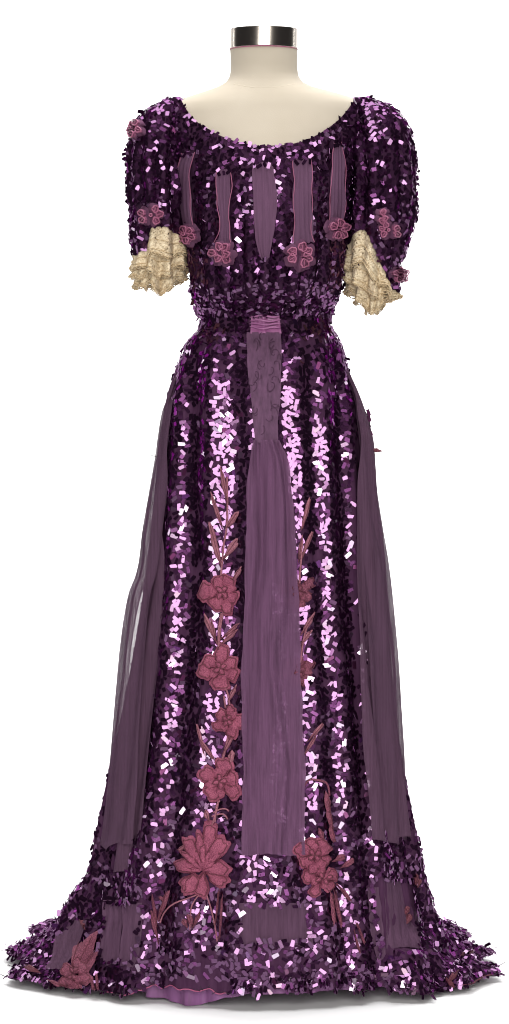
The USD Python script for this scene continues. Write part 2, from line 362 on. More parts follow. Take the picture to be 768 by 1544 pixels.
# sleeves
def sleeve_grid(pk, inner, outer, F, B, hem):
    """a puffed tube about the arm; pk rows, inner and outer outline; hem(px) its arched lower edge"""
    th = np.linspace(-PI, PI, 145)[:-1]
    I, O, FF, BBb = (ctable(pk, v) for v in (inner, outer, F, B))
    t = np.linspace(0, 1, 70)[:, None]
    lo = 300.0
    px = (I(lo) + O(lo)) / 2 + np.abs(O(lo) - I(lo)) / 2 * np.sin(th)
    hz = np.where(np.cos(th) > -.15, hem(px), np.maximum(hem(px), hem(px).max() - 8))
    py = pk[0] * (1 - t) + hz[None] * t
    l, r = np.minimum(I(py), O(py)), np.maximum(I(py), O(py))
    x = X((l + r) / 2) + (r - l) / 2 * S * np.sin(th)
    y = np.where(np.cos(th) > 0, -FF(py) * np.cos(th), -BBb(py) * np.cos(th)) + .005
    z = Z(py) * np.ones_like(x)
    d = (fbm(np.stack([x * 26, y * 26, z * 20], -1), 3, 17) - .5) * .016 + .004 * np.sin(th[None] * 11 + 9 * z) * np.clip((py - 170) / 60, 0, 1)
    V = np.stack([x + d * np.sin(th), y - d * np.cos(th), z], -1)
    return V
sl_rows = [149, 153, 160, 172, 190, 215, 260, 310, 345, 370, 400, 445]
SLV = sleeve_grid(sl_rows, [266, 281, 282, 280, 279, 278, 277, 279, 281, 281, 280, 279], [254, 249, 237, 218, 206, 200, 197, 198, 200, 202, 204, 205],
                  [.02, .035, .045, .056, .064, .07, .073, .07, .067, .065, .064, .062], [.02, .035, .05, .06, .068, .07, .07, .068, .066, .064, .062, .06],
                  PchipInterpolator([190, 199, 210, 218, 224, 232, 245, 262, 280], [386, 385, 382, 374, 356, 345, 344, 351, 366]))
SRV = sleeve_grid(sl_rows, [545, 529, 526, 526, 526, 526, 525, 523, 522, 521, 523, 530], [558, 568, 586, 602, 613, 620, 625, 624, 617, 610, 604, 600],
                  [.02, .035, .045, .056, .064, .07, .073, .07, .067, .065, .062, .058], [.02, .035, .05, .06, .068, .07, .07, .068, .066, .064, .062, .06],
                  PchipInterpolator([520, 530, 540, 548, 556, 566, 578, 590, 605, 635], [378, 366, 354, 348, 352, 368, 388, 410, 436, 440]))
SLN, SRN = gnormals(SLV, True), gnormals(SRV, True)

def front_lookup(V, N, keep):
    P, n = V[keep], N[keep]
    px, py = proj(P)
    uv = np.stack([px, py], -1)
    a, b = LinearNDInterpolator(uv, np.hstack([P, n])), NearestNDInterpolator(uv, np.hstack([P, n]))
    def look(px, py):
        q = np.stack([np.asarray(px, float), np.asarray(py, float)], -1)
        out = a(q); bad = np.isnan(out).any(-1)
        if bad.any():
            out[bad] = b(q[bad])
        n = out[..., 3:] / (np.linalg.norm(out[..., 3:], axis=-1, keepdims=True) + 1e-9)
        return out[..., :3], n
    return look
th2 = np.broadcast_to(TH, zs.shape)
on_skirt = front_lookup(SK, SKN, (np.abs(th2) < 1.75) & (SKN[..., 1] < .35))
on_bodice = front_lookup(BD, BDN, np.abs(np.broadcast_to(TH, zb.shape)) < 1.6)
thl = np.broadcast_to(np.linspace(-PI, PI, 145)[:-1], SLV.shape[:2])
on_left, on_right = front_lookup(SLV, SLN, np.abs(thl) < 1.6), front_lookup(SRV, SRN, np.abs(thl) < 1.6)

skirt = obj('skirt', gridmesh(SK, True), 'net', gown, label='floor-length skirt of purple net spreading into a train')
bodice = obj('bodice', gridmesh(BD, True), 'net_dark', gown, label='scoop-necked pouched bodice')
sleeveL = obj('sleeve', gridmesh(SLV, True), 'net_dark', gown, label='puffed sleeve at the left of the picture')
sleeveR = obj('sleeve', gridmesh(SRV, True), 'net_dark', gown, label='puffed sleeve at the right of the picture')

# lining that shows under the front hem
tl = np.linspace(0, 1, 30)[:, None]
lh = np.interp(np.degrees(TH), [-180, -60, -38, -30, -22, -12, 0, 20, 40, 60, 180], [.01, .01, .005, .001, .002, .016, .022, .022, .02, .012, .01])
P0 = SK[int(NR * .8)]
P1 = np.stack([X(390) + .235 * sth, np.where(cth > 0, -.236, -.33) * cth, lh], -1)
rf = .006 * np.sin(TH * 23) + .004 * np.sin(TH * 41 + 1)
LN = P0 * (1 - tl)[..., None] + P1 * tl[..., None] - np.stack([sth, -cth, 0 * sth], -1)[None] * (.008 - rf * tl)[..., None]
obj('lining', gridmesh(LN, True), 'lining', gown, label='mauve silk lining showing under the front hem')
# pink bound edge of the net hem
sel = (np.degrees(TH) > -52) & (np.degrees(TH) < -8)
obj('hem_binding', tube(SK[-1][sel] + [0, -.001, 0], .0009), 'pink_edge', skirt)


# ------------------------------------------------------------------ cloth panels
def cloth_panel(look, py, left, right, off, nc=26, nr=None, pleat=.0022, seed=1, waves=5, ragged=0, thick=.0006):
    nr = nr or max(8, int((py[-1] - py[0]) / 6))
    rows = np.linspace(py[0], py[-1], nr)
    lf, rt = PchipInterpolator(py, left)(rows)[:, None], PchipInterpolator(py, right)(rows)[:, None]
    t = np.linspace(0, 1, nc)[None]
    rg = np.random.default_rng(seed)
    edge = (fbm(np.stack([rows * .03, 0 * rows, 0 * rows], -1), 3, seed) - .5)[:, None] * 5
    pxx = lf + (rt - lf) * t + edge * (np.abs(t - .5) > .44)
    pyy = rows[:, None] + 0 * t
    if ragged:
        k = np.clip((np.arange(nr) - nr + 5) / 4, 0, 1)[:, None]
        pyy = pyy + k * (fbm(np.stack([t[0] * 7, 0 * t[0], 0 * t[0]], -1), 3, seed + 5) - .5)[None] * ragged
    P, N = on = look(pxx, pyy)
    N = np.stack([gaussian_filter(N[..., k], (6, 5)) for k in range(3)], -1)
    P = P.copy(); P[..., 1] = gaussian_filter(P[..., 1], (2, 4), mode='nearest')
    ph = waves * 2 * PI * t + 4 * fbm(np.stack([rows[:, None] * .006 + 0 * t, t * 2 + 0 * rows[:, None], 0 * pxx], -1), 2, seed)
    o = off + pleat * (np.sin(ph) + .5 * np.sin(2.3 * ph + 1)) * np.minimum(1, 6 * np.minimum(t, 1 - t) + .3)
    P = P + N * o[..., None]
    return solid(P, N, thick)

# long centre panel: short embroidered yoke above, plain length below
yoke = obj('front_yoke', cloth_panel(on_skirt, [503, 540, 600, 640, 668], [373, 374, 378, 383, 384], [423, 424, 421, 419, 418], .006, waves=3, pleat=.001, seed=3), 'chiffon_yoke', gown, label='embroidered upper piece of the centre panel')
obj('front_panel', cloth_panel(on_skirt, [664, 700, 760, 900, 1000, 1100, 1200, 1290], [383, 377, 373, 370, 367, 366, 366, 365], [419, 434, 441, 447, 450, 453, 456, 456], .0095, nc=48, pleat=.0050, seed=4, waves=1.7, ragged=8), 'chiffon_bright', gown, label='long plain chiffon centre panel')
obj('waist_sash', cloth_panel(on_skirt, [468, 485, 506], [379, 380, 379], [420, 421, 424], .008, nc=30, nr=22, pleat=.0015, seed=5, waves=2), 'satin', gown, label='gathered pink satin at the centre of the waist')
for k in range(5):
    px = np.linspace(379, 421, 14)
    P, N = on_skirt(px, 471 + k * 7 + 1.5 * np.sin(px * .2 + k))
    obj('sash_fold', tube(P + N * .0115, np.linspace(.0012, .0022, 14) * (1 - .6 * np.abs(np.linspace(-1, 1, 14)) ** 4)), 'satin', gown)
# plain rectangles let into the lower skirt
obj('chiffon_inset', cloth_panel(on_skirt, [1362, 1395, 1426], [362, 360, 359], [467, 469, 471], .0045, nc=30, nr=16, pleat=.0016, seed=6, waves=8, ragged=7), 'chiffon_inset', skirt)
obj('chiffon_inset', cloth_panel(on_skirt, [1362, 1400, 1440, 1458], [190, 188, 184, 186], [217, 215, 211, 204], .0045, nc=16, nr=20, pleat=.0007, seed=7, waves=3, ragged=7), 'chiffon_inset', skirt)
obj('chiffon_inset', cloth_panel(on_skirt, [1358, 1400, 1440, 1456], [160, 157, 153, 152], [189, 187, 184, 183], .0045, nc=16, nr=20, pleat=.0007, seed=8, waves=3, ragged=7), 'chiffon_inset', skirt)
obj('chiffon_inset', cloth_panel(on_skirt, [1326, 1380, 1432], [576, 579, 582], [619, 627, 634], .0045, nc=20, nr=20, pleat=.0007, seed=9, waves=5, ragged=3), 'chiffon_inset', skirt)
obj('chiffon_inset', cloth_panel(on_skirt, [1338, 1390, 1448], [554, 556, 566], [571, 577, 581], .0045, nc=14, nr=20, pleat=.0007, seed=10, waves=3, ragged=5), 'chiffon_inset', skirt)
obj('chiffon_inset', cloth_panel(on_skirt, [1392, 1420, 1450, 1468], [98, 88, 82, 72], [138, 128, 112, 100], .010, nc=18, nr=18, pleat=.0012, seed=13, waves=3, ragged=5), 'chiffon_dark', skirt)
# plain strips let into the bodice, with rose edges
for i, (rows, lf, rt) in enumerate((([230, 265, 300, 340], [280, 273, 273, 279], [298, 292, 293, 297]), ([256, 290, 330, 366], [332, 330, 334, 330], [350, 352, 350, 354]),
                                   ([246, 300, 350, 390], [382, 382, 386, 397], [412, 416, 411, 404]), ([240, 290, 330, 366], [440, 441, 442, 443], [466, 468, 468, 471]),
                                   ([214, 250, 300, 332], [500, 496, 493, 492], [510, 515, 515, 512]))):
    st = obj('chiffon_strip', cloth_panel(on_bodice, rows, lf, rt, .0062, nc=22, nr=24, pleat=.0008, seed=20 + i, waves=4, ragged=6), 'chiffon', bodice)
    rr = np.linspace(rows[0], rows[-1], 26)
    for j, side_ in enumerate((lf, rt)):
        if i == 2:
            continue
        P, N = on_bodice(PchipInterpolator(rows, side_)(rr) + .8 * np.sin(rr * .11 + i + j), rr)
        obj('piping', tube(P + N * .0074, .0006, 5), 'cord', st)


def veil(sgn, rows, outer, inner, bottom, m, name, label, seed, off, th_end=150, nc=90, wide=.3):
    """a hanging side panel: from its inner edge on the front round the side of the skirt"""
    n = int((rows[-1] - rows[0]) / 7)
    py = np.linspace(rows[0], rows[-1], n)[:, None]
    O, I = PchipInterpolator(rows, outer)(py), PchipInterpolator(rows, inner)(py)
    c = (SL(py) + SR(py)) / 2
    W = np.abs(O - c)
    Wd = SF(py) / ((SR(py) - SL(py)) / 2 * S)
    t0 = np.arcsin(np.clip(np.abs(I - c) / W, 0, .999))
    t1 = np.radians(th_end) if th_end > 3.2 else None
    te = t1 if th_end <= 180 else None
    t = np.linspace(0, 1, nc)[None]
    th = t0 + (te - t0) * t
    grow = np.clip((py - rows[0]) / 110, .12, 1)
    F = SF(py) + off * grow; B = SB(py) + .02 * grow
    w = W * S + off * wide * grow
    dp = np.clip((py - rows[0]) / 250, 0, 1)
    fold = (.0055 * np.sin(th * 15 + 5 * fbm(np.stack([py * .004 + 0 * th, th * 1.2, 0 * th], -1), 2, seed)) + .003 * np.sin(th * 37 + seed)) * dp
    fold -= (np.abs(np.cos(th)) < .28) * 0
    fold = np.where(np.abs(th - PI / 2) < .35, fold * np.clip(np.abs(th - PI / 2) / .35, .15, 1), fold)
    x = X(c) + sgn * (w + fold) * np.sin(th)
    y = np.where(np.cos(th) > 0, -(F + fold) * np.cos(th), -(B + fold) * np.cos(th))
    bt = bottom * (fbm(np.stack([th[-1] * 5, 0 * th[-1], 0 * th[-1]], -1), 3, seed) - .5)
    z = Z(py) + 0 * th + bt[None] * np.clip((py - rows[-1] + 50) / 50, 0, 1)
    z = H + (z - H) * (D + y * .8) / D
    V = np.stack([x, y, z], -1)
    N = gnormals(V)
    return obj(name, solid(V, N, .0006), m, gown, label=label)
vr = [556, 600, 620, 680, 740, 800, 850, 870, 892, 960, 1040, 1100, 1180, 1230, 1272]
veil(-1, vr, [266, 254, 247, 239, 229, 219, 213, 208, 199, 188, 180, 174, 166, 161, 155], [270, 265, 262, 256, 252, 244, 238, 235, 230, 224, 218, 214, 210, 206, 203], .03, 'veil', 'side_veil', 'sheer outer veil at the left of the picture', 41, .012, th_end=112)
vr2 = [552, 600, 660, 740, 820, 900, 1000, 1100, 1200, 1314]
veil(-1, vr2, [268, 254, 247, 240, 232, 224, 212, 197, 184, 168], [273, 261, 252, 250, 251, 248, 243, 235, 226, 217], .012, 'chiffon_dark', 'side_panel', 'narrow chiffon side panel at the left of the picture', 42, .020, wide=.3, th_end=125, nc=54)
vr3 = [562, 604, 640, 680, 720, 800, 850, 930, 1010, 1080, 1150, 1230, 1270]
veil(1, vr3, [526, 539, 549, 556, 562, 574, 582, 591, 598, 602, 606, 609, 611], [522, 532, 535, 538, 541, 545, 547, 550, 554, 558, 562, 567, 570], .022, 'veil', 'side_veil', 'sheer outer veil at the right of the picture', 43, .012, th_end=112)
vr4 = [556, 604, 660, 740, 820, 900, 1000, 1100, 1200, 1262]
veil(1, vr4, [524, 541, 553, 559, 565, 571, 579, 589, 604, 612], [519, 531, 533, 530, 529, 530, 530, 534, 543, 547], .012, 'chiffon_dark', 'side_panel', 'narrow chiffon side panel at the right of the picture', 44, .022, wide=.45, th_end=125, nc=54)


# ------------------------------------------------------------------ flowers, leaves, stems
def dome(look, cx, cy, ang, ln, wd, h, off, taper=.5, seed=0, rough=.0008):
    """a padded petal or leaf: rooted at (cx, cy), length ln and width wd in photo measure, pointing along ang"""
    na, nr_ = 24, 4
    a = np.arange(na) * 2 * PI / na
    ca, sa = np.cos(a), np.sin(a)
    prof = np.sqrt(np.maximum(0, 1 - ca * ca))
    ux = .5 + .5 * ca
    vy = .5 * np.sign(sa) * prof * (1 - taper * (1 - ux) ** 1.4) * (1 - max(0, taper - .6) * 1.6 * ux ** 3)
    rg = np.random.default_rng(seed)
    irr = 1 + .09 * np.sin(3 * a + rg.uniform(0, 6)) + .08 * np.sin(5 * a + rg.uniform(0, 6)) + .05 * np.sin(8 * a + rg.uniform(0, 6))
    pts, hs = [], []
    for k in range(nr_ + 1):
        s = k / nr_
        pts.append(np.stack([(.5 + (ux - .5) * s * irr) * ln, vy * wd * s * irr], -1)); hs.append(np.full(na, h * (1 - s ** 2.4) + off - (k == nr_) * .0025))
    pts, hs = np.array(pts), np.array(hs)
    co, si = math.cos(ang), math.sin(ang)
    px = cx + pts[..., 0] * co - pts[..., 1] * si
    py = cy + pts[..., 0] * si + pts[..., 1] * co
    P, N = look(px, py)
    Nm = N.mean((0, 1)); Nm /= np.linalg.norm(Nm)
    P = P + Nm * (hs + (fbm(np.stack([px * .2, py * .2, 0 * px], -1), 2, seed) - .5) * rough * 2)[..., None]
    outline = P[-2]
    return gridmesh(P[::-1], True), outline, Nm
def loop_flower(look, parent, cx, cy, rad, n, rot, seed, off=.007, squash=1.0, name='ribbon_flower'):
    x = UsdGeom.Xform.Define(stage, path_for(name, parent)).GetPrim()
    rg = np.random.default_rng(seed)
    for k in range(n):                                    # gauze backing, one scallop behind each loop
        a = rot + 2 * PI * k / n
        m, o, N = dome(look, cx, cy, a, rad * 1.12, rad * 1.15, .0012, off - .002, .3, seed * 10 + k)
        obj('backing', m, 'rose_gauze', x)
    for k in range(n):
        a = rot + 2 * PI * k / n + rg.uniform(-.12, .12)
        ln = rad * rg.uniform(.82, .98)
        m, o, N = dome(look, cx + rad * .16 * math.cos(a), cy + rad * .16 * math.sin(a), a, ln * .86, rad * rg.uniform(.62, .76), .0016, off + .0004 * (k % 2), -.1, seed * 10 + k)
        obj('petal', m, 'rose_ribbon', x)
        c = o[np.r_[0:len(o), 0]]
        obj('cord', tube(c + N * .0016, .0011, 5), 'cord', x)
        t_ = np.linspace(.25, .7, 5)
        P, _ = look(cx + rad * t_ * math.cos(a), cy + rad * t_ * math.sin(a))
        obj('cord', tube(P + N * (off + .0022), .0007, 5), 'cord', x)
    m, o, N = dome(look, cx - rad * .17, cy, 0, rad * .34, rad * .34, .003, off + .0015, 0, seed)
    obj('flower_centre', m, 'rose_ribbon', x)
    obj('cord', tube(o[np.r_[0:len(o), 0]] + N * .002, .0009, 5), 'cord', x)
def knot_flower(look, parent, cx, cy, rad, n, rot, seed, off=.007, m_='rose_knots', stretch=1.0):
    x = UsdGeom.Xform.Define(stage, path_for('knotted_flower', parent)).GetPrim()
    rg = np.random.default_rng(seed)
    for k in range(n):
        a = rot + 2 * PI * k / n + rg.uniform(-.28, .28)
        m, o, N = dome(look, cx + rad * .18 * math.cos(a), cy + rad * .18 * math.sin(a) * stretch, a, rad * rg.uniform(.62, 1.04), rad * rg.uniform(.72, 1.12), .0026, off + .0012 * (k % 2), .35, seed * 10 + k, .001)
        p_ = obj('petal', m, m_, x)
        obj('petal_edge', tube(o[np.r_[0:len(o), 0]] + N * .0004, .0007, 4), 'rose_dark', x)
    for k in range(n - 1):
        a = rot + .5 + 2 * PI * k / (n - 1) + rg.uniform(-.2, .2)
        m, o, N = dome(look, cx + rad * .05 * math.cos(a), cy + rad * .05 * math.sin(a), a, rad * rg.uniform(.55, .72), rad * rg.uniform(.5, .66), .003, off + .0026, .4, seed * 30 + k, .001)
        obj('petal', m, m_, x)
    for k in range(4):
        a = rot + .5 + 2 * PI * k / 4
        m, o, N = dome(look, cx - rad * .05 * math.cos(a), cy - rad * .05 * math.sin(a), a, rad * .46, rad * .34, .004, off + .0055, .3, seed * 20 + k, .001)
        obj('inner_petal', m, m_, x)
        c = o[np.r_[0:len(o), 0]]
        obj('cord', tube(c + N * .0012, .0006, 4), 'rose_dark', x)
    return x
def leaf(look, parent, x0, y0, x1, y1, wd, off=.007, m_='leaf_stitch', seed=0, name='leaf'):
    a, ln = math.atan2(y1 - y0, x1 - x0), math.hypot(x1 - x0, y1 - y0)
    m, o, N = dome(look, x0, y0, a, ln, wd, .0014, off, .85, seed)
    lf_ = obj(name, m, m_, parent)
    t = np.linspace(.05, .92, 8)
    P, _ = look(x0 + (x1 - x0) * t, y0 + (y1 - y0) * t)
    obj('leaf_vein', tube(P + N * (off + .0022), .0005, 4), 'rose_dark', lf_)
def stem(look, parent, pts, rad=.0016, off=.007, m_='leaf_stitch'):
    pts = np.array(pts, float)
    t = np.linspace(0, 1, len(pts)); tt_ = np.linspace(0, 1, 8 * len(pts))
    px, py = PchipInterpolator(t, pts[:, 0])(tt_), PchipInterpolator(t, pts[:, 1])(tt_)
    P, N = look(px, py)
    obj('stem', tube(P + N * off, rad, 5), m_, parent)

flower_zones = []                                        # (px, py, radius): no sequins under these
for a in ((290, 354, 17, 6, .3, 1), (340, 382, 19, 6, .1, 2), (451, 386, 22, 6, .5, 3), (503, 345, 18, 5, .9, 4)):
    loop_flower(on_bodice, bodice, *a, off=.010); flower_zones.append(a[:3])
loop_flower(on_left, sleeveL, 228, 324, 17, 5, 1.1, 5, squash=.7); flower_zones.append((228, 324, 12))
loop_flower(on_left, sleeveL, 206, 195, 15, 5, .4, 6, squash=.6); flower_zones.append((206, 195, 11))
loop_flower(on_right, sleeveR, 577, 326, 13, 5, .2, 7); loop_flower(on_right, sleeveR, 586, 346, 15, 5, .8, 8); flower_zones += [(577, 326, 11), (586, 346, 13)]
loop_flower(on_right, sleeveR, 598, 414, 13, 5, .8, 9, squash=.6); flower_zones.append((598, 414, 10))
vine = UsdGeom.Xform.Define(stage, path_for('embroidered_vine', gown)).GetPrim()
tag(vine, 'rose-red embroidered flower vine left of the centre panel')
vine2 = UsdGeom.Xform.Define(stage, path_for('embroidered_vine', gown)).GetPrim()
tag(vine2, 'rose-red embroidered flower vine partly under the right edge of the centre panel')
for k, a in enumerate(((335, 895, 33, 6, .2, 31), (332, 1008, 32, 6, .6, 32), (346, 1088, 27, 5, .1, 33), (334, 1180, 33, 5, .9, 34))):
    knot_flower(on_skirt, vine, *a); flower_zones.append((a[0], a[1], a[2] * .8))
for k, a in enumerate(((449, 892, 29, 6, .2, 41), (450, 1012, 29, 6, .7, 42), (474, 1290, 30, 6, .4, 43), (484, 1325, 27, 5, .7, 46))):
    knot_flower(on_skirt, vine2, *a, off=-.001 if k < 2 else .006, m_='rose_mid' if k < 2 else 'rose_knots'); flower_zones.append((a[0], a[1], a[2] * .8))
# the large open bloom low on the left vine
big = UsdGeom.Xform.Define(stage, path_for('knotted_flower', vine)).GetPrim()
for k, (x0, y0, x1, y1, wd, h, o) in enumerate(((302, 1320, 276, 1340, 26, .006, .008), (300, 1312, 270, 1302, 26, .007, .007), (300, 1306, 284, 1264, 22, .006, .009), (304, 1302, 300, 1258, 17, .006, .007), (308, 1302, 320, 1243, 26, .006, .006),
                                            (312, 1304, 340, 1266, 28, .007, .008), (312, 1312, 346, 1310, 28, .007, .0095), (312, 1316, 343, 1332, 24, .006, .007), (306, 1314, 304, 1352, 24, .006, .007), (298, 1316, 284, 1346, 26, .007, .0095))):
    m, o_, N = dome(on_skirt, x0, y0, math.atan2(y1 - y0, x1 - x0), math.hypot(x1 - x0, y1 - y0) * 1.12, wd * 1.12, h, o, .45, 300 + k, .001)
    obj('petal', m, 'rose_knots', big)
    obj('petal_edge', tube(o_[np.r_[0:len(o_), 0]] + N * .0003, .0007, 4), 'rose_dark', big)
for k in range(7):
    a = -PI / 2 + (k - 3) * .42
    m, o_, N = dome(on_skirt, 306, 1311, a, 34 + 9 * (k % 2), 13, .004, .0105 + .001 * (k % 2), .4, 360 + k, .001)
    obj('petal', m, 'rose_knots', big)
    obj('petal_edge', tube(o_[np.r_[0:len(o_), 0]] + N * .0003, .0006, 4), 'rose_dark', big)
for k in range(7):
    a = -PI / 2 + (k - 3) * .5
    m, o_, N = dome(on_skirt, 307, 1312, a, 20 + 3 * (k % 2), 9, .004, .013, .4, 330 + k, .001)
    obj('inner_petal', m, 'rose_knots', big)
flower_zones += [(305, 1312, 34), (312, 1280, 26), (290, 1290, 18), (335, 1285, 20)]
for k, (x0, y0, x1, y1, w) in enumerate(((334, 858, 316, 788, 14), (336, 846, 360, 812, 16), (342, 798, 360, 772, 14), (337, 800, 318, 744, 10), (343, 760, 333, 706, 11), (330, 975, 308, 925, 11), (326, 968, 318, 935, 9), (334, 972, 358, 950, 12), (333, 965, 362, 940, 9),
                                      (345, 1060, 358, 1034, 10), (310, 1140, 298, 1092, 8), (326, 1150, 302, 1116, 10), (336, 1142, 352, 1108, 10), (350, 1155, 352, 1132, 14), (352, 880, 366, 856, 10), (290, 1272, 272, 1284, 8), (316, 1240, 310, 1222, 12),
                                      (240, 1425, 228, 1372, 10), (238, 1400, 230, 1350, 8), (248, 1378, 258, 1342, 10), (250, 1360, 242, 1352, 8), (240, 1392, 252, 1352, 8), (290, 1400, 284, 1378, 14), (290, 1400, 302, 1376, 10), (284, 1400, 276, 1386, 12), (326, 1400, 332, 1340, 5), (334, 1420, 338, 1350, 4))):
    leaf(on_skirt, vine, x0, y0, x1, y1, w, seed=400 + k, off=.0075, m_='rose_mid' if y0 > 1340 else 'leaf_stitch')
    flower_zones.append(((x0 + x1) / 2, (y0 + y1) / 2, w * .5))
stem(on_skirt, vine, [(333, 870), (337, 830), (343, 780), (342, 720)])
stem(on_skirt, vine, [(332, 985), (329, 960), (334, 925)]); stem(on_skirt, vine, [(348, 1064), (342, 1040), (334, 1030)])
stem(on_skirt, vine, [(341, 1068), (338, 1050)]); stem(on_skirt, vine, [(334, 1152), (344, 1118), (346, 1108)]); stem(on_skirt, vine, [(325, 1240), (328, 1215), (333, 1208)])
stem(on_skirt, vine, [(345, 1112), (341, 1130), (336, 1150)]); stem(on_skirt, vine, [(338, 920), (332, 950), (330, 980)]); stem(on_skirt, vine, [(330, 1208), (326, 1228), (318, 1250)])
stem(on_skirt, vine, [(300, 1350), (288, 1372), (286, 1402)], .0012); stem(on_skirt, vine, [(296, 1350), (262, 1368), (244, 1392)], .0012); stem(on_skirt, vine, [(312, 1350), (322, 1380), (330, 1420)], .0012)
stem(on_skirt, vine, [(320, 1232), (336, 1228), (346, 1236)], .0012); stem(on_skirt, vine, [(322, 1226), (338, 1220), (348, 1224)], .0012)
for k, (x0, y0, x1, y1, w) in enumerate(((452, 800, 466, 750, 9), (452, 845, 470, 800, 9), (450, 850, 456, 808, 8), (452, 960, 474, 925, 11), (452, 975, 470, 950, 10), (462, 1120, 488, 1090, 9), (458, 1140, 478, 1108, 9), (492, 1230, 488, 1195, 12), (496, 1252, 490, 1220, 9),
                                      (500, 1340, 512, 1400, 6), (494, 1345, 500, 1396, 5), (505, 1330, 530, 1360, 9), (500, 1272, 494, 1248, 10), (486, 1268, 480, 1250, 12), (512, 1310, 534, 1296, 13), (532, 1400, 543, 1440, 5), (534, 1390, 548, 1425, 4), (500, 1300, 520, 1290, 14))):
    leaf(on_skirt, vine2, x0, y0, x1, y1, w, seed=500 + k, off=.007, m_='rose_mid' if y0 > 1200 else 'leaf_stitch')
    flower_zones.append(((x0 + x1) / 2, (y0 + y1) / 2, w * .45))
stem(on_skirt, vine2, [(456, 1190), (470, 1176), (486, 1180), (491, 1200)], m_='rose_mid'); stem(on_skirt, vine2, [(452, 880), (454, 850), (456, 815)])
stem(on_skirt, vine2, [(452, 1000), (458, 965), (468, 930)])
# embroidery on the train and sides
spray = UsdGeom.Xform.Define(stage, path_for('embroidered_spray', gown)).GetPrim()
tag(spray, 'rose-red embroidered spray on the left side of the train')
for k, (x0, y0, x1, y1, w) in enumerate(((112, 1476, 146, 1408, 32), (110, 1470, 124, 1424, 22), (124, 1480, 152, 1436, 20), (104, 1492, 76, 1480, 10), (146, 1503, 143, 1476, 6), (152, 1500, 150, 1470, 5), (134, 1405, 128, 1390, 8), (64, 1474, 40, 1464, 12))):
    leaf(on_skirt, spray, x0, y0, x1, y1, w, seed=600 + k, off=.010, m_='rose_mid' if k < 6 else 'rose_dark', name='petal')
    flower_zones.append(((x0 + x1) / 2, (y0 + y1) / 2, w * .45))
knot_flower(on_skirt, spray, 118, 1474, 24, 6, .4, 61, off=.012, m_='rose_mid')
spray2 = UsdGeom.Xform.Define(stage, path_for('embroidered_spray', gown)).GetPrim()
tag(spray2, 'dark rose embroidery on the right side of the train and skirt edge')
for k, (x0, y0, x1, y1, w) in enumerate(((674, 1484, 690, 1466, 14), (690, 1500, 728, 1490, 12), (670, 1475, 684, 1490, 10), (712, 1500, 738, 1486, 11), (690, 1446, 712, 1440, 8), (622, 1336, 626, 1318, 11), (624, 1340, 631, 1326, 9), (608, 1396, 616, 1380, 14), (606, 1380, 612, 1366, 10))):
    leaf(on_skirt, spray2, x0, y0, x1, y1, w, seed=700 + k, off=.008, m_='rose_dark', name='petal')
# raised white-on-mauve embroidery of the yoke: fine curled cords
rg = np.random.default_rng(77)
for k in range(26):
    cx_, cy_ = rg.uniform(380, 418), rg.uniform(514, 650)
    t = np.linspace(0, 1, 12); s0 = rg.uniform(0, 6)
    px = np.clip(cx_ + 9 * t * np.cos(s0 + 2.6 * t), 377, 421); py = cy_ + 13 * t * np.sin(s0 + 2.6 * t)
    P, N = on_skirt(px, py)
    obj('embroidery_cord', tube(P + N * .0078, .0006, 4), 'chiffon_inset', yoke)

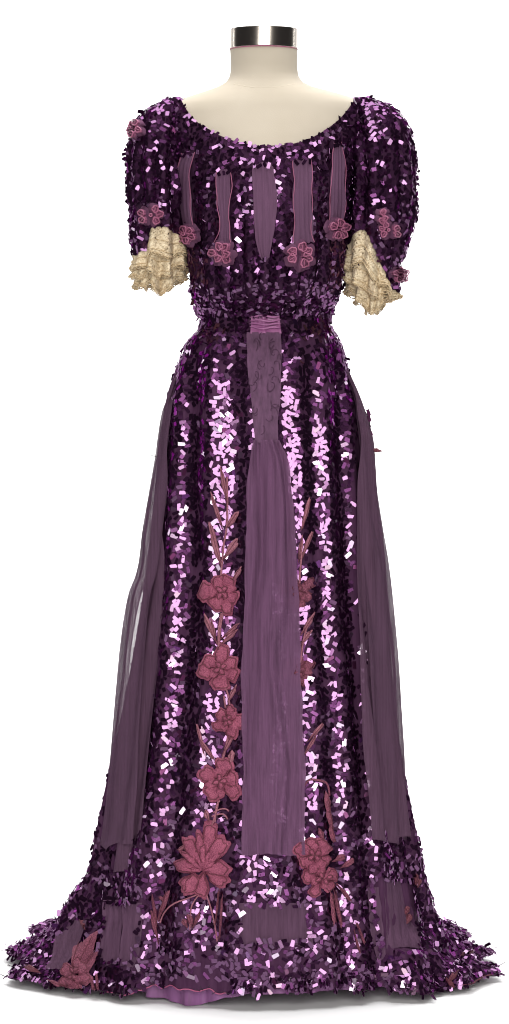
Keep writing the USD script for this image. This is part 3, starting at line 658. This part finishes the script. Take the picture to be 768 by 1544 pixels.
# ------------------------------------------------------------------ lace cuffs
def lace_cuff(V, parent, tiers, seed, label, ctr):
    x = UsdGeom.Xform.Define(stage, path_for('lace_cuff', parent)).GetPrim()
    tag(x, label)
    th = np.linspace(-PI, PI, 289)[:-1]
    px, _ = proj(V[-1]); edge = np.stack([np.interp(th, np.linspace(-PI, PI, 145), np.r_[V[-1][:, k], V[-1][0, k]]) for k in range(3)], -1)
    pe, qe = proj(edge)
    bot, shrinkage = tiers
    p1 = bot(pe); q1 = np.where(np.cos(th) > -.2, p1, np.minimum(p1.max() - 6, p1 + 4))
    zlow = np.minimum(Z(q1), edge[:, 2] - .012)
    for i, (f0, f1, amp, nrip, start, infl) in enumerate(((.55, 1.0, .0065, 8, -.16, .02), (.26, .74, .006, 10, -.08, .10), (-.08, .45, .003, 7, 0, .12))):
        n = 26
        t = np.linspace(0, 1, n)[:, None]
        z0 = edge[:, 2] + (zlow - edge[:, 2]) * f0; z1 = edge[:, 2] + (zlow - edge[:, 2]) * f1
        z = z0[None] * (1 - t) + z1[None] * t
        mid = edge.mean(0)
        shrink = 1 + start + infl * t + shrinkage * f1
        x_ = mid[0] + (edge[:, 0] - mid[0])[None] * .97 * shrink
        y_ = mid[1] + (edge[:, 1] - mid[1])[None] * .93 * shrink
        w1 = nrip * th + seed + i * 2 + 3 * fbm(np.stack([th * .9, 0 * th, 0 * th], -1), 2, seed + i)
        rp = amp * np.clip(t * 1.2, 0, 1) * (np.sin(w1) + .4 * np.sin(2.3 * w1 + 3 * t))
        d = rp + (fbm(np.stack([x_ * 120, y_ * 120, z * 120], -1), 2, seed + i) - .5) * .003
        zz = z + (.0030 * np.sin(w1 + 1.2) + .005 * (fbm(np.stack([th * 3, 0 * th, 0 * th], -1), 2, seed + 9 * i) - .5)) * t ** 2
        P = np.stack([x_ + d * np.sin(th), y_ - d * np.cos(th), zz], -1)
        N = gnormals(P, True)
        obj('lace_frill', solid(P, N, .0012, True), 'lace', x)
        loops = []
        for c_ in range(0, 288, 5):
            p_, q_ = P[n - 1, c_], P[n - 1, (c_ + 5) % 288]
            w_ = (q_ - p_); t_ = np.linspace(0, PI, 7)
            loops.append(tube(p_ + w_ * (1 - np.cos(t_))[:, None] / 2 + np.array([0, 0, -.0032]) * np.sin(t_)[:, None], .0008, 4))
        obj('lace_scallop', join(loops), 'lace_thread', x)
        for e_ in (n - 1, n - 4, int(n * .55)):
            P2 = P[e_] + N[e_] * .0012
            obj('lace_edging', tube(np.vstack([P2, P2[:1]]), .0013 if e_ == n - 1 else .0009, 5), 'lace_thread', x)
P_ = PchipInterpolator
lace_cuff(SLV, sleeveL, (P_([188, 200, 215, 226, 236, 250, 258, 268, 285], [428, 430, 428, 428, 440, 443, 436, 421, 417]), 0), 2, 'ruffled tan lace cuff under the left puffed sleeve', 0)
lace_cuff(SRV, sleeveR, (P_([518, 530, 542, 552, 562, 572, 584, 600, 612, 636], [432, 450, 456, 468, 476, 468, 452, 446, 446, 446]), -.1), 5, 'ruffled tan lace cuff under the right puffed sleeve', 0)

# ------------------------------------------------------------------ sequins
fz = np.array(flower_zones)
fz_tree = cKDTree(fz[:, :2])
def under_flower(px, py):
    out = np.zeros(len(px), bool)
    for x, y, r_ in fz:
        out |= (px - x) ** 2 + (py - y) ** 2 < (r_ * .92) ** 2
    return out
def inside(px, py, rows, lf, rt):
    return (py > rows[0]) & (py < rows[-1]) & (px > np.interp(py, rows, lf) + 1) & (px < np.interp(py, rows, rt) - 1)

def sample(V, N, count, seed):
    rg = np.random.default_rng(seed)
    W = np.concatenate([V, V[:, :1]], 1); WN = np.concatenate([N, N[:, :1]], 1)
    A, B_, C, D_ = W[:-1, :-1], W[:-1, 1:], W[1:, 1:], W[1:, :-1]
    area = np.linalg.norm(np.cross(C - A, D_ - B_), axis=-1).ravel() / 2
    k = rg.choice(len(area), count, p=area / area.sum())
    i, j = np.divmod(k, V.shape[1])
    a, b = rg.random((2, count, 1))
    mixv = lambda W: W[i, j] * (1 - a) * (1 - b) + W[i, j + 1] * (1 - a) * b + W[i + 1, j + 1] * a * b + W[i + 1, j] * a * (1 - b)
    n = mixv(WN)
    return mixv(W), n / np.linalg.norm(n, axis=1, keepdims=True), area.sum()
def thin_out(P, r_):
    tree = cKDTree(P)
    near = tree.query_ball_point(P, r_)
    alive = np.ones(len(P), bool); done = np.zeros(len(P), bool)
    for i in range(len(P)):
        if alive[i]:
            for j in near[i]:
                if j > i:
                    alive[j] = False
    return alive

SEQS = []                                              # (points 12x3, area seen, parent, px, py)
OUT = np.array([[-.5, -.36], [-.36, -.5], [.42, -.5], [.5, -.30], [.5, .40], [.38, .5], [-.44, .5], [-.5, .34]])
SEQF = np.array([(0, 1, 2), (0, 2, 3), (0, 3, 4), (0, 4, 5), (0, 5, 6), (0, 6, 7)] + [t for k in range(8) for t in ((k, k + 8, (k + 1) % 8), ((k + 1) % 8, k + 8, (k + 1) % 8 + 8))] + [(8, 10, 9), (8, 11, 10), (8, 12, 11), (8, 13, 12), (8, 14, 13), (8, 15, 14)])
def add_sequins(P, N, parent, jit, loose, lift, ln, wd, seed, align=None):
    rg = np.random.default_rng(seed)
    n = len(P)
    ang = rg.uniform(0, 2 * PI, n) if align is None else rg.normal(PI / 2, align, n)
    ref = np.cross(N, np.where(np.abs(N[:, 2:]) < .9, [[0, 0, 1.0]], [[0, 1.0, 0]])); ref /= np.linalg.norm(ref, axis=1, keepdims=True)
    bi = np.cross(N, ref)
    j = np.broadcast_to(jit, (n,)) * (1 + (rg.random(n) < loose) * 2.5)
    tilt = np.clip(rg.normal(0, 1, (n, 2)), -2.2, 2.2) * np.radians(j)[:, None]
    n2 = N + ref * np.tan(np.clip(tilt[:, :1], -1.1, 1.1)) + bi * np.tan(np.clip(tilt[:, 1:], -1.1, 1.1))
    n2 /= np.linalg.norm(n2, axis=1, keepdims=True)
    t = ref * np.cos(ang)[:, None] + bi * np.sin(ang)[:, None]
    t -= n2 * (t * n2).sum(1, keepdims=True); t /= np.linalg.norm(t, axis=1, keepdims=True)
    s = np.cross(n2, t)
    lift = np.broadcast_to(lift, (n,))
    L = rg.uniform(*ln, n); Wd = rg.uniform(*wd, n)
    tl = np.sqrt((tilt ** 2).sum(1))
    c = P + N * (np.maximum(lift, 0) + rg.uniform(0, .0012, n) + np.where(lift < 0, 0, 1) * np.tan(np.minimum(tl, .9)) * L * .28)[:, None]
    out = OUT[None] * (1 + rg.uniform(-.22, .22, (n, 8, 2)))
    top = c[:, None] + t[:, None] * (out[..., :1] * L[:, None, None]) + s[:, None] * (out[..., 1:] * Wd[:, None, None])
    bot = top - n2[:, None] * .00035
    V = np.concatenate([top, bot], 1)
    V[..., 2] = np.maximum(V[..., 2], .0015)
    view = np.array([0, -D, H]) - c; view /= np.linalg.norm(view, axis=1, keepdims=True)
    seen = L * Wd * np.maximum(0, (n2 * view).sum(1)) * (N[:, 1] < -.2)
    px, py = proj(c)
    for k in range(n):
        SEQS.append((V[k], seen[k], parent, px[k], py[k]))

# skirt
P, N, ar = sample(SK, SKN, 110000, 1)
px, py = proj(P)
thp = np.arctan2(P[:, 0] - X(390), -P[:, 1])
ok = (np.abs(thp) < 2.3) & (py > 463)
frontm = P[:, 1] < .02
ok &= ~(frontm & under_flower(px, py))
rgm = np.random.default_rng(5).random(len(P))
yk = frontm & inside(px, py, [466, 540, 600, 640, 668], [374, 374, 378, 383, 384], [424, 424, 421, 419, 418])
ok &= ~yk
cp = frontm & inside(px, py, [664, 700, 760, 900, 1000, 1100, 1200, 1290], [383, 377, 373, 370, 367, 366, 366, 365], [419, 434, 441, 447, 450, 453, 456, 456])
stripe_c = (np.abs(px - (425 + 5 * np.sin(py * .02))) < 9) & (py > 880)
ok &= ~(cp & ~(stripe_c & (rgm < .7)))
near_inset = np.zeros(len(P), bool)
for a in (([1364, 1424], [362, 360], [467, 470]), ([1362, 1456], [160, 152], [217, 205]), ([1326, 1446], [556, 574], [620, 634])):
    ok &= ~(frontm & inside(px, py, [a[0][0] + 5, a[0][1] - 6], [v + 4 for v in a[1]], [v - 4 for v in a[2]]))
    near_inset |= frontm & inside(px, py, [a[0][0] - 4, a[0][1] + 4], [v - 4 for v in a[1]], [v + 4 for v in a[2]])
lv = frontm & (py < 1310) & (px < np.interp(py, vr2, [273, 261, 252, 250, 251, 248, 243, 235, 226, 217])) & (py > 600)
rv = frontm & (py < 1262) & (px > np.interp(py, vr4, [519, 531, 533, 530, 529, 530, 530, 534, 543, 547])) & (py > 604)
ok &= ~((lv | rv) & (rgm > .05 + .30 * np.clip((py - 960) / 150, 0, 1)))
# worn patches where sequins are lost
wear = fbm(np.stack([P[:, 0] * 40, P[:, 1] * 10, P[:, 2] * 28], -1), 2, 55)
ok &= ~((wear > .71) & (rgm < .75))
ok &= ~(frontm & (py > 1478) & (px > 250) & (px < 345))
ok &= ~(frontm & inside(px, py, [1430, 1500], [292, 290], [330, 335]) & (rgm < .8))
P, N, px, py, near_inset = P[ok], N[ok], px[ok], py[ok], near_inset[ok]
al = thin_out(P, .0050)
P, N, px, py, near_inset = P[al], N[al], px[al], py[al], near_inset[al]
jit = np.interp(py, [470, 560, 700, 900, 1050, 1250, 1400, 1500], [9, 5, 3.2, 5, 6.5, 8, 10, 12])
in_panel = (P[:, 1] < .02) & inside(px, py, [664, 700, 760, 900, 1000, 1100, 1200, 1284], [383, 377, 373, 370, 367, 366, 366, 365], [419, 434, 441, 447, 450, 453, 456, 456])
in_panel |= (P[:, 1] < .03) & (py > 600) & (py < 1256) & ((px < np.interp(py, vr2, [273, 261, 252, 250, 251, 248, 243, 235, 226, 217]) - 3) | (px > np.interp(py, vr4, [519, 531, 533, 530, 529, 530, 530, 534, 543, 547]) + 3))
add_sequins(P, N, skirt, np.where(in_panel, 4, jit), .07 * ~in_panel, np.where(in_panel, -1, .0012 + .0055 * near_inset), (.0062, .0116), (.0042, .0061), 2)
# a fringe of sequins hanging at the hem
rgh = np.random.default_rng(44)
ci = rgh.integers(0, 360, 900); ri = rgh.integers(NR - 5, NR, 900)
P, N = SK[ri, ci] + rgh.normal(0, .002, (900, 3)), SKN[ri, ci]
px, py = proj(P)
ok = (np.abs(TH[ci]) < 1.9) & ~((px > 190) & (px < 350) & (P[:, 1] < -.1))
add_sequins(P[ok], N[ok], skirt, 16, .15, .001, (.007, .012), (.004, .006), 45, align=.35)
# bodice
P, N, ar = sample(BD, BDN, 42000, 3)
px, py = proj(P)
ok = (np.abs(np.arctan2(P[:, 0] - X(400), -P[:, 1])) < 2.2)
fm = P[:, 1] < 0
nst = np.zeros(len(P), bool)
ok &= ~(fm & under_flower(px, py))
for rows, lf, rt in (([228, 265, 300, 342], [280, 273, 273, 279], [298, 292, 293, 297]), ([254, 290, 330, 368], [332, 330, 334, 330], [350, 352, 350, 354]), ([244, 300, 350, 390], [382, 382, 386, 397], [412, 416, 411, 404]),
                     ([238, 290, 330, 368], [440, 441, 442, 443], [466, 468, 468, 471]), ([212, 250, 300, 334], [500, 496, 493, 492], [510, 515, 515, 512])):
    ok &= ~(fm & inside(px, py, [rows[0] + 10] + rows[1:-1] + [rows[-1] - 6], [v - 2 for v in lf], [v + 2 for v in rt]))
    nst |= fm & inside(px, py, [rows[0] - 2] + [rows[0] + 11], [lf[0] - 3] * 2, [rt[0] + 3] * 2)
P, N, px, py, nst = P[ok], N[ok], px[ok], py[ok], nst[ok]
al = thin_out(P, .0051)
P, N, px, py, nst = P[al], N[al], px[al], py[al], nst[al]
add_sequins(P, N, bodice, np.interp(py, [220, 260, 330, 420, 470], [15, 10, 9, 11, 15]), .08, .0012 + .0068 * nst, (.0052, .0104), (.0038, .0057), 4)
# sleeves
for V_, N_, par, sd in ((SLV, SLN, sleeveL, 6), (SRV, SRN, sleeveR, 8)):
    P, N, ar = sample(V_, N_, 20000, sd)
    px, py = proj(P)
    ok = ~((P[:, 1] < 0) & under_flower(px, py)) & ~((P[:, 1] < -.02) & (px > 280) & (px < 400) & False)
    P, N = P[ok], N[ok]
    al = thin_out(P, .0051)
    add_sequins(P[al], N[al], par, 10.5, .05, .0010, (.0054, .0106), (.0038, .0058), sd + 50)

seen = np.array([s[1] for s in SEQS])
vis = np.array([not (364 < s[3] < 458 and 500 < s[4] < 1290) for s in SEQS])
best = set(np.argsort(-seen * vis)[:300].tolist())
rest = {}
for i, (V, sn, par, px_, py_) in enumerate(SEQS):
    if i in best:
        obj('sequin', (V, SEQF), f'sequin_{"abcde"[i % 5]}', par, False)
    else:
        rest.setdefault(str(par.GetPath()), (par, []))[1].append(V)
for par, vs in rest.values():
    n = len(vs)
    obj('sequin_cover', (np.concatenate(vs), (SEQF[None] + 16 * np.arange(n)[:, None, None]).reshape(-1, 3)), 'sequins', par, False, kind='stuff', label='close cover of cut rectangular sequins')
print('sequins', len(SEQS))

# ------------------------------------------------------------------ loose ends
def thread(pts, r_, name='loose_thread', m_='thread_black'):
    pts = np.array(pts, float); t = np.linspace(0, 1, len(pts)); k = np.linspace(0, 1, 6 * len(pts))
    obj(name, tube(np.stack([PchipInterpolator(t, pts[:, i])(k) for i in range(3)], -1), r_, 4), m_, gown)
wp = lambda px, py, y: world(np.array(px, float), np.array(py, float), y)
thread([wp(248, 687, -.02), wp(240, 689, -.03), wp(232, 688, -.04), wp(223, 683, -.045)], .0005)
thread([wp(232, 688, -.04), wp(228, 683, -.04)], .0004)
for pts in ([(551, 622), (556, 630), (553, 640), (557, 650)], [(553, 640), (558, 637), (557, 626)], [(552, 680), (560, 684), (556, 696), (558, 704)]):
    thread([wp(a, b_, -.01) for a, b_ in pts], .0006)
thread([wp(544, 614, -.02), wp(552, 622, -.015), wp(557, 634, -.012), wp(559, 654, -.011)], .0006)
thread([wp(548, 676, -.02), wp(556, 681, -.014), wp(558, 692, -.012), wp(559, 702, -.011)], .0006)
rg = np.random.default_rng(12)
for k, (a, b_) in enumerate(((557, 631), (556, 645), (559, 652), (559, 700), (557, 694), (556, 622))):
    c = wp(a, b_, -.012); t = rg.uniform(-.6, .6); d = np.array([math.sin(t), .2, math.cos(t)]) * .005; s_ = np.array([math.cos(t), .3, -math.sin(t)]) * .0026
    top = np.array([c + d * o[0] * 2 + s_ * o[1] * 2 for o in OUT])
    obj('hanging_sequin', (np.vstack([top, top + [0, .0005, 0]]), SEQF[:, ::-1]), 'sequin_e', gown, False)
lf = lambda px, py: (wp(px, py, -.012), np.broadcast_to([0, -1.0, 0], np.shape(px) + (3,)).copy())
m, o, N = dome(lf, 554, 678, .08, 22, 9, .002, .0, .8, 3)
obj('hanging_leaf', m, 'rose_dark', gown)
# frayed threads along the hem and sleeve edges
for k in range(60):
    th_ = rg.uniform(-1.6, 1.6); c = int((th_ + PI) / (2 * PI) * 360) % 360
    p = SK[-1, c] + [0, 0, .002]; dr = np.array([math.sin(th_), -math.cos(th_), 0])
    thread([p, p + dr * .004 + [0, 0, -.001], p + dr * rg.uniform(.008, .016) + [rg.normal(0, .004), 0, rg.uniform(-.001, .006)]], .0004, 'frayed_thread')
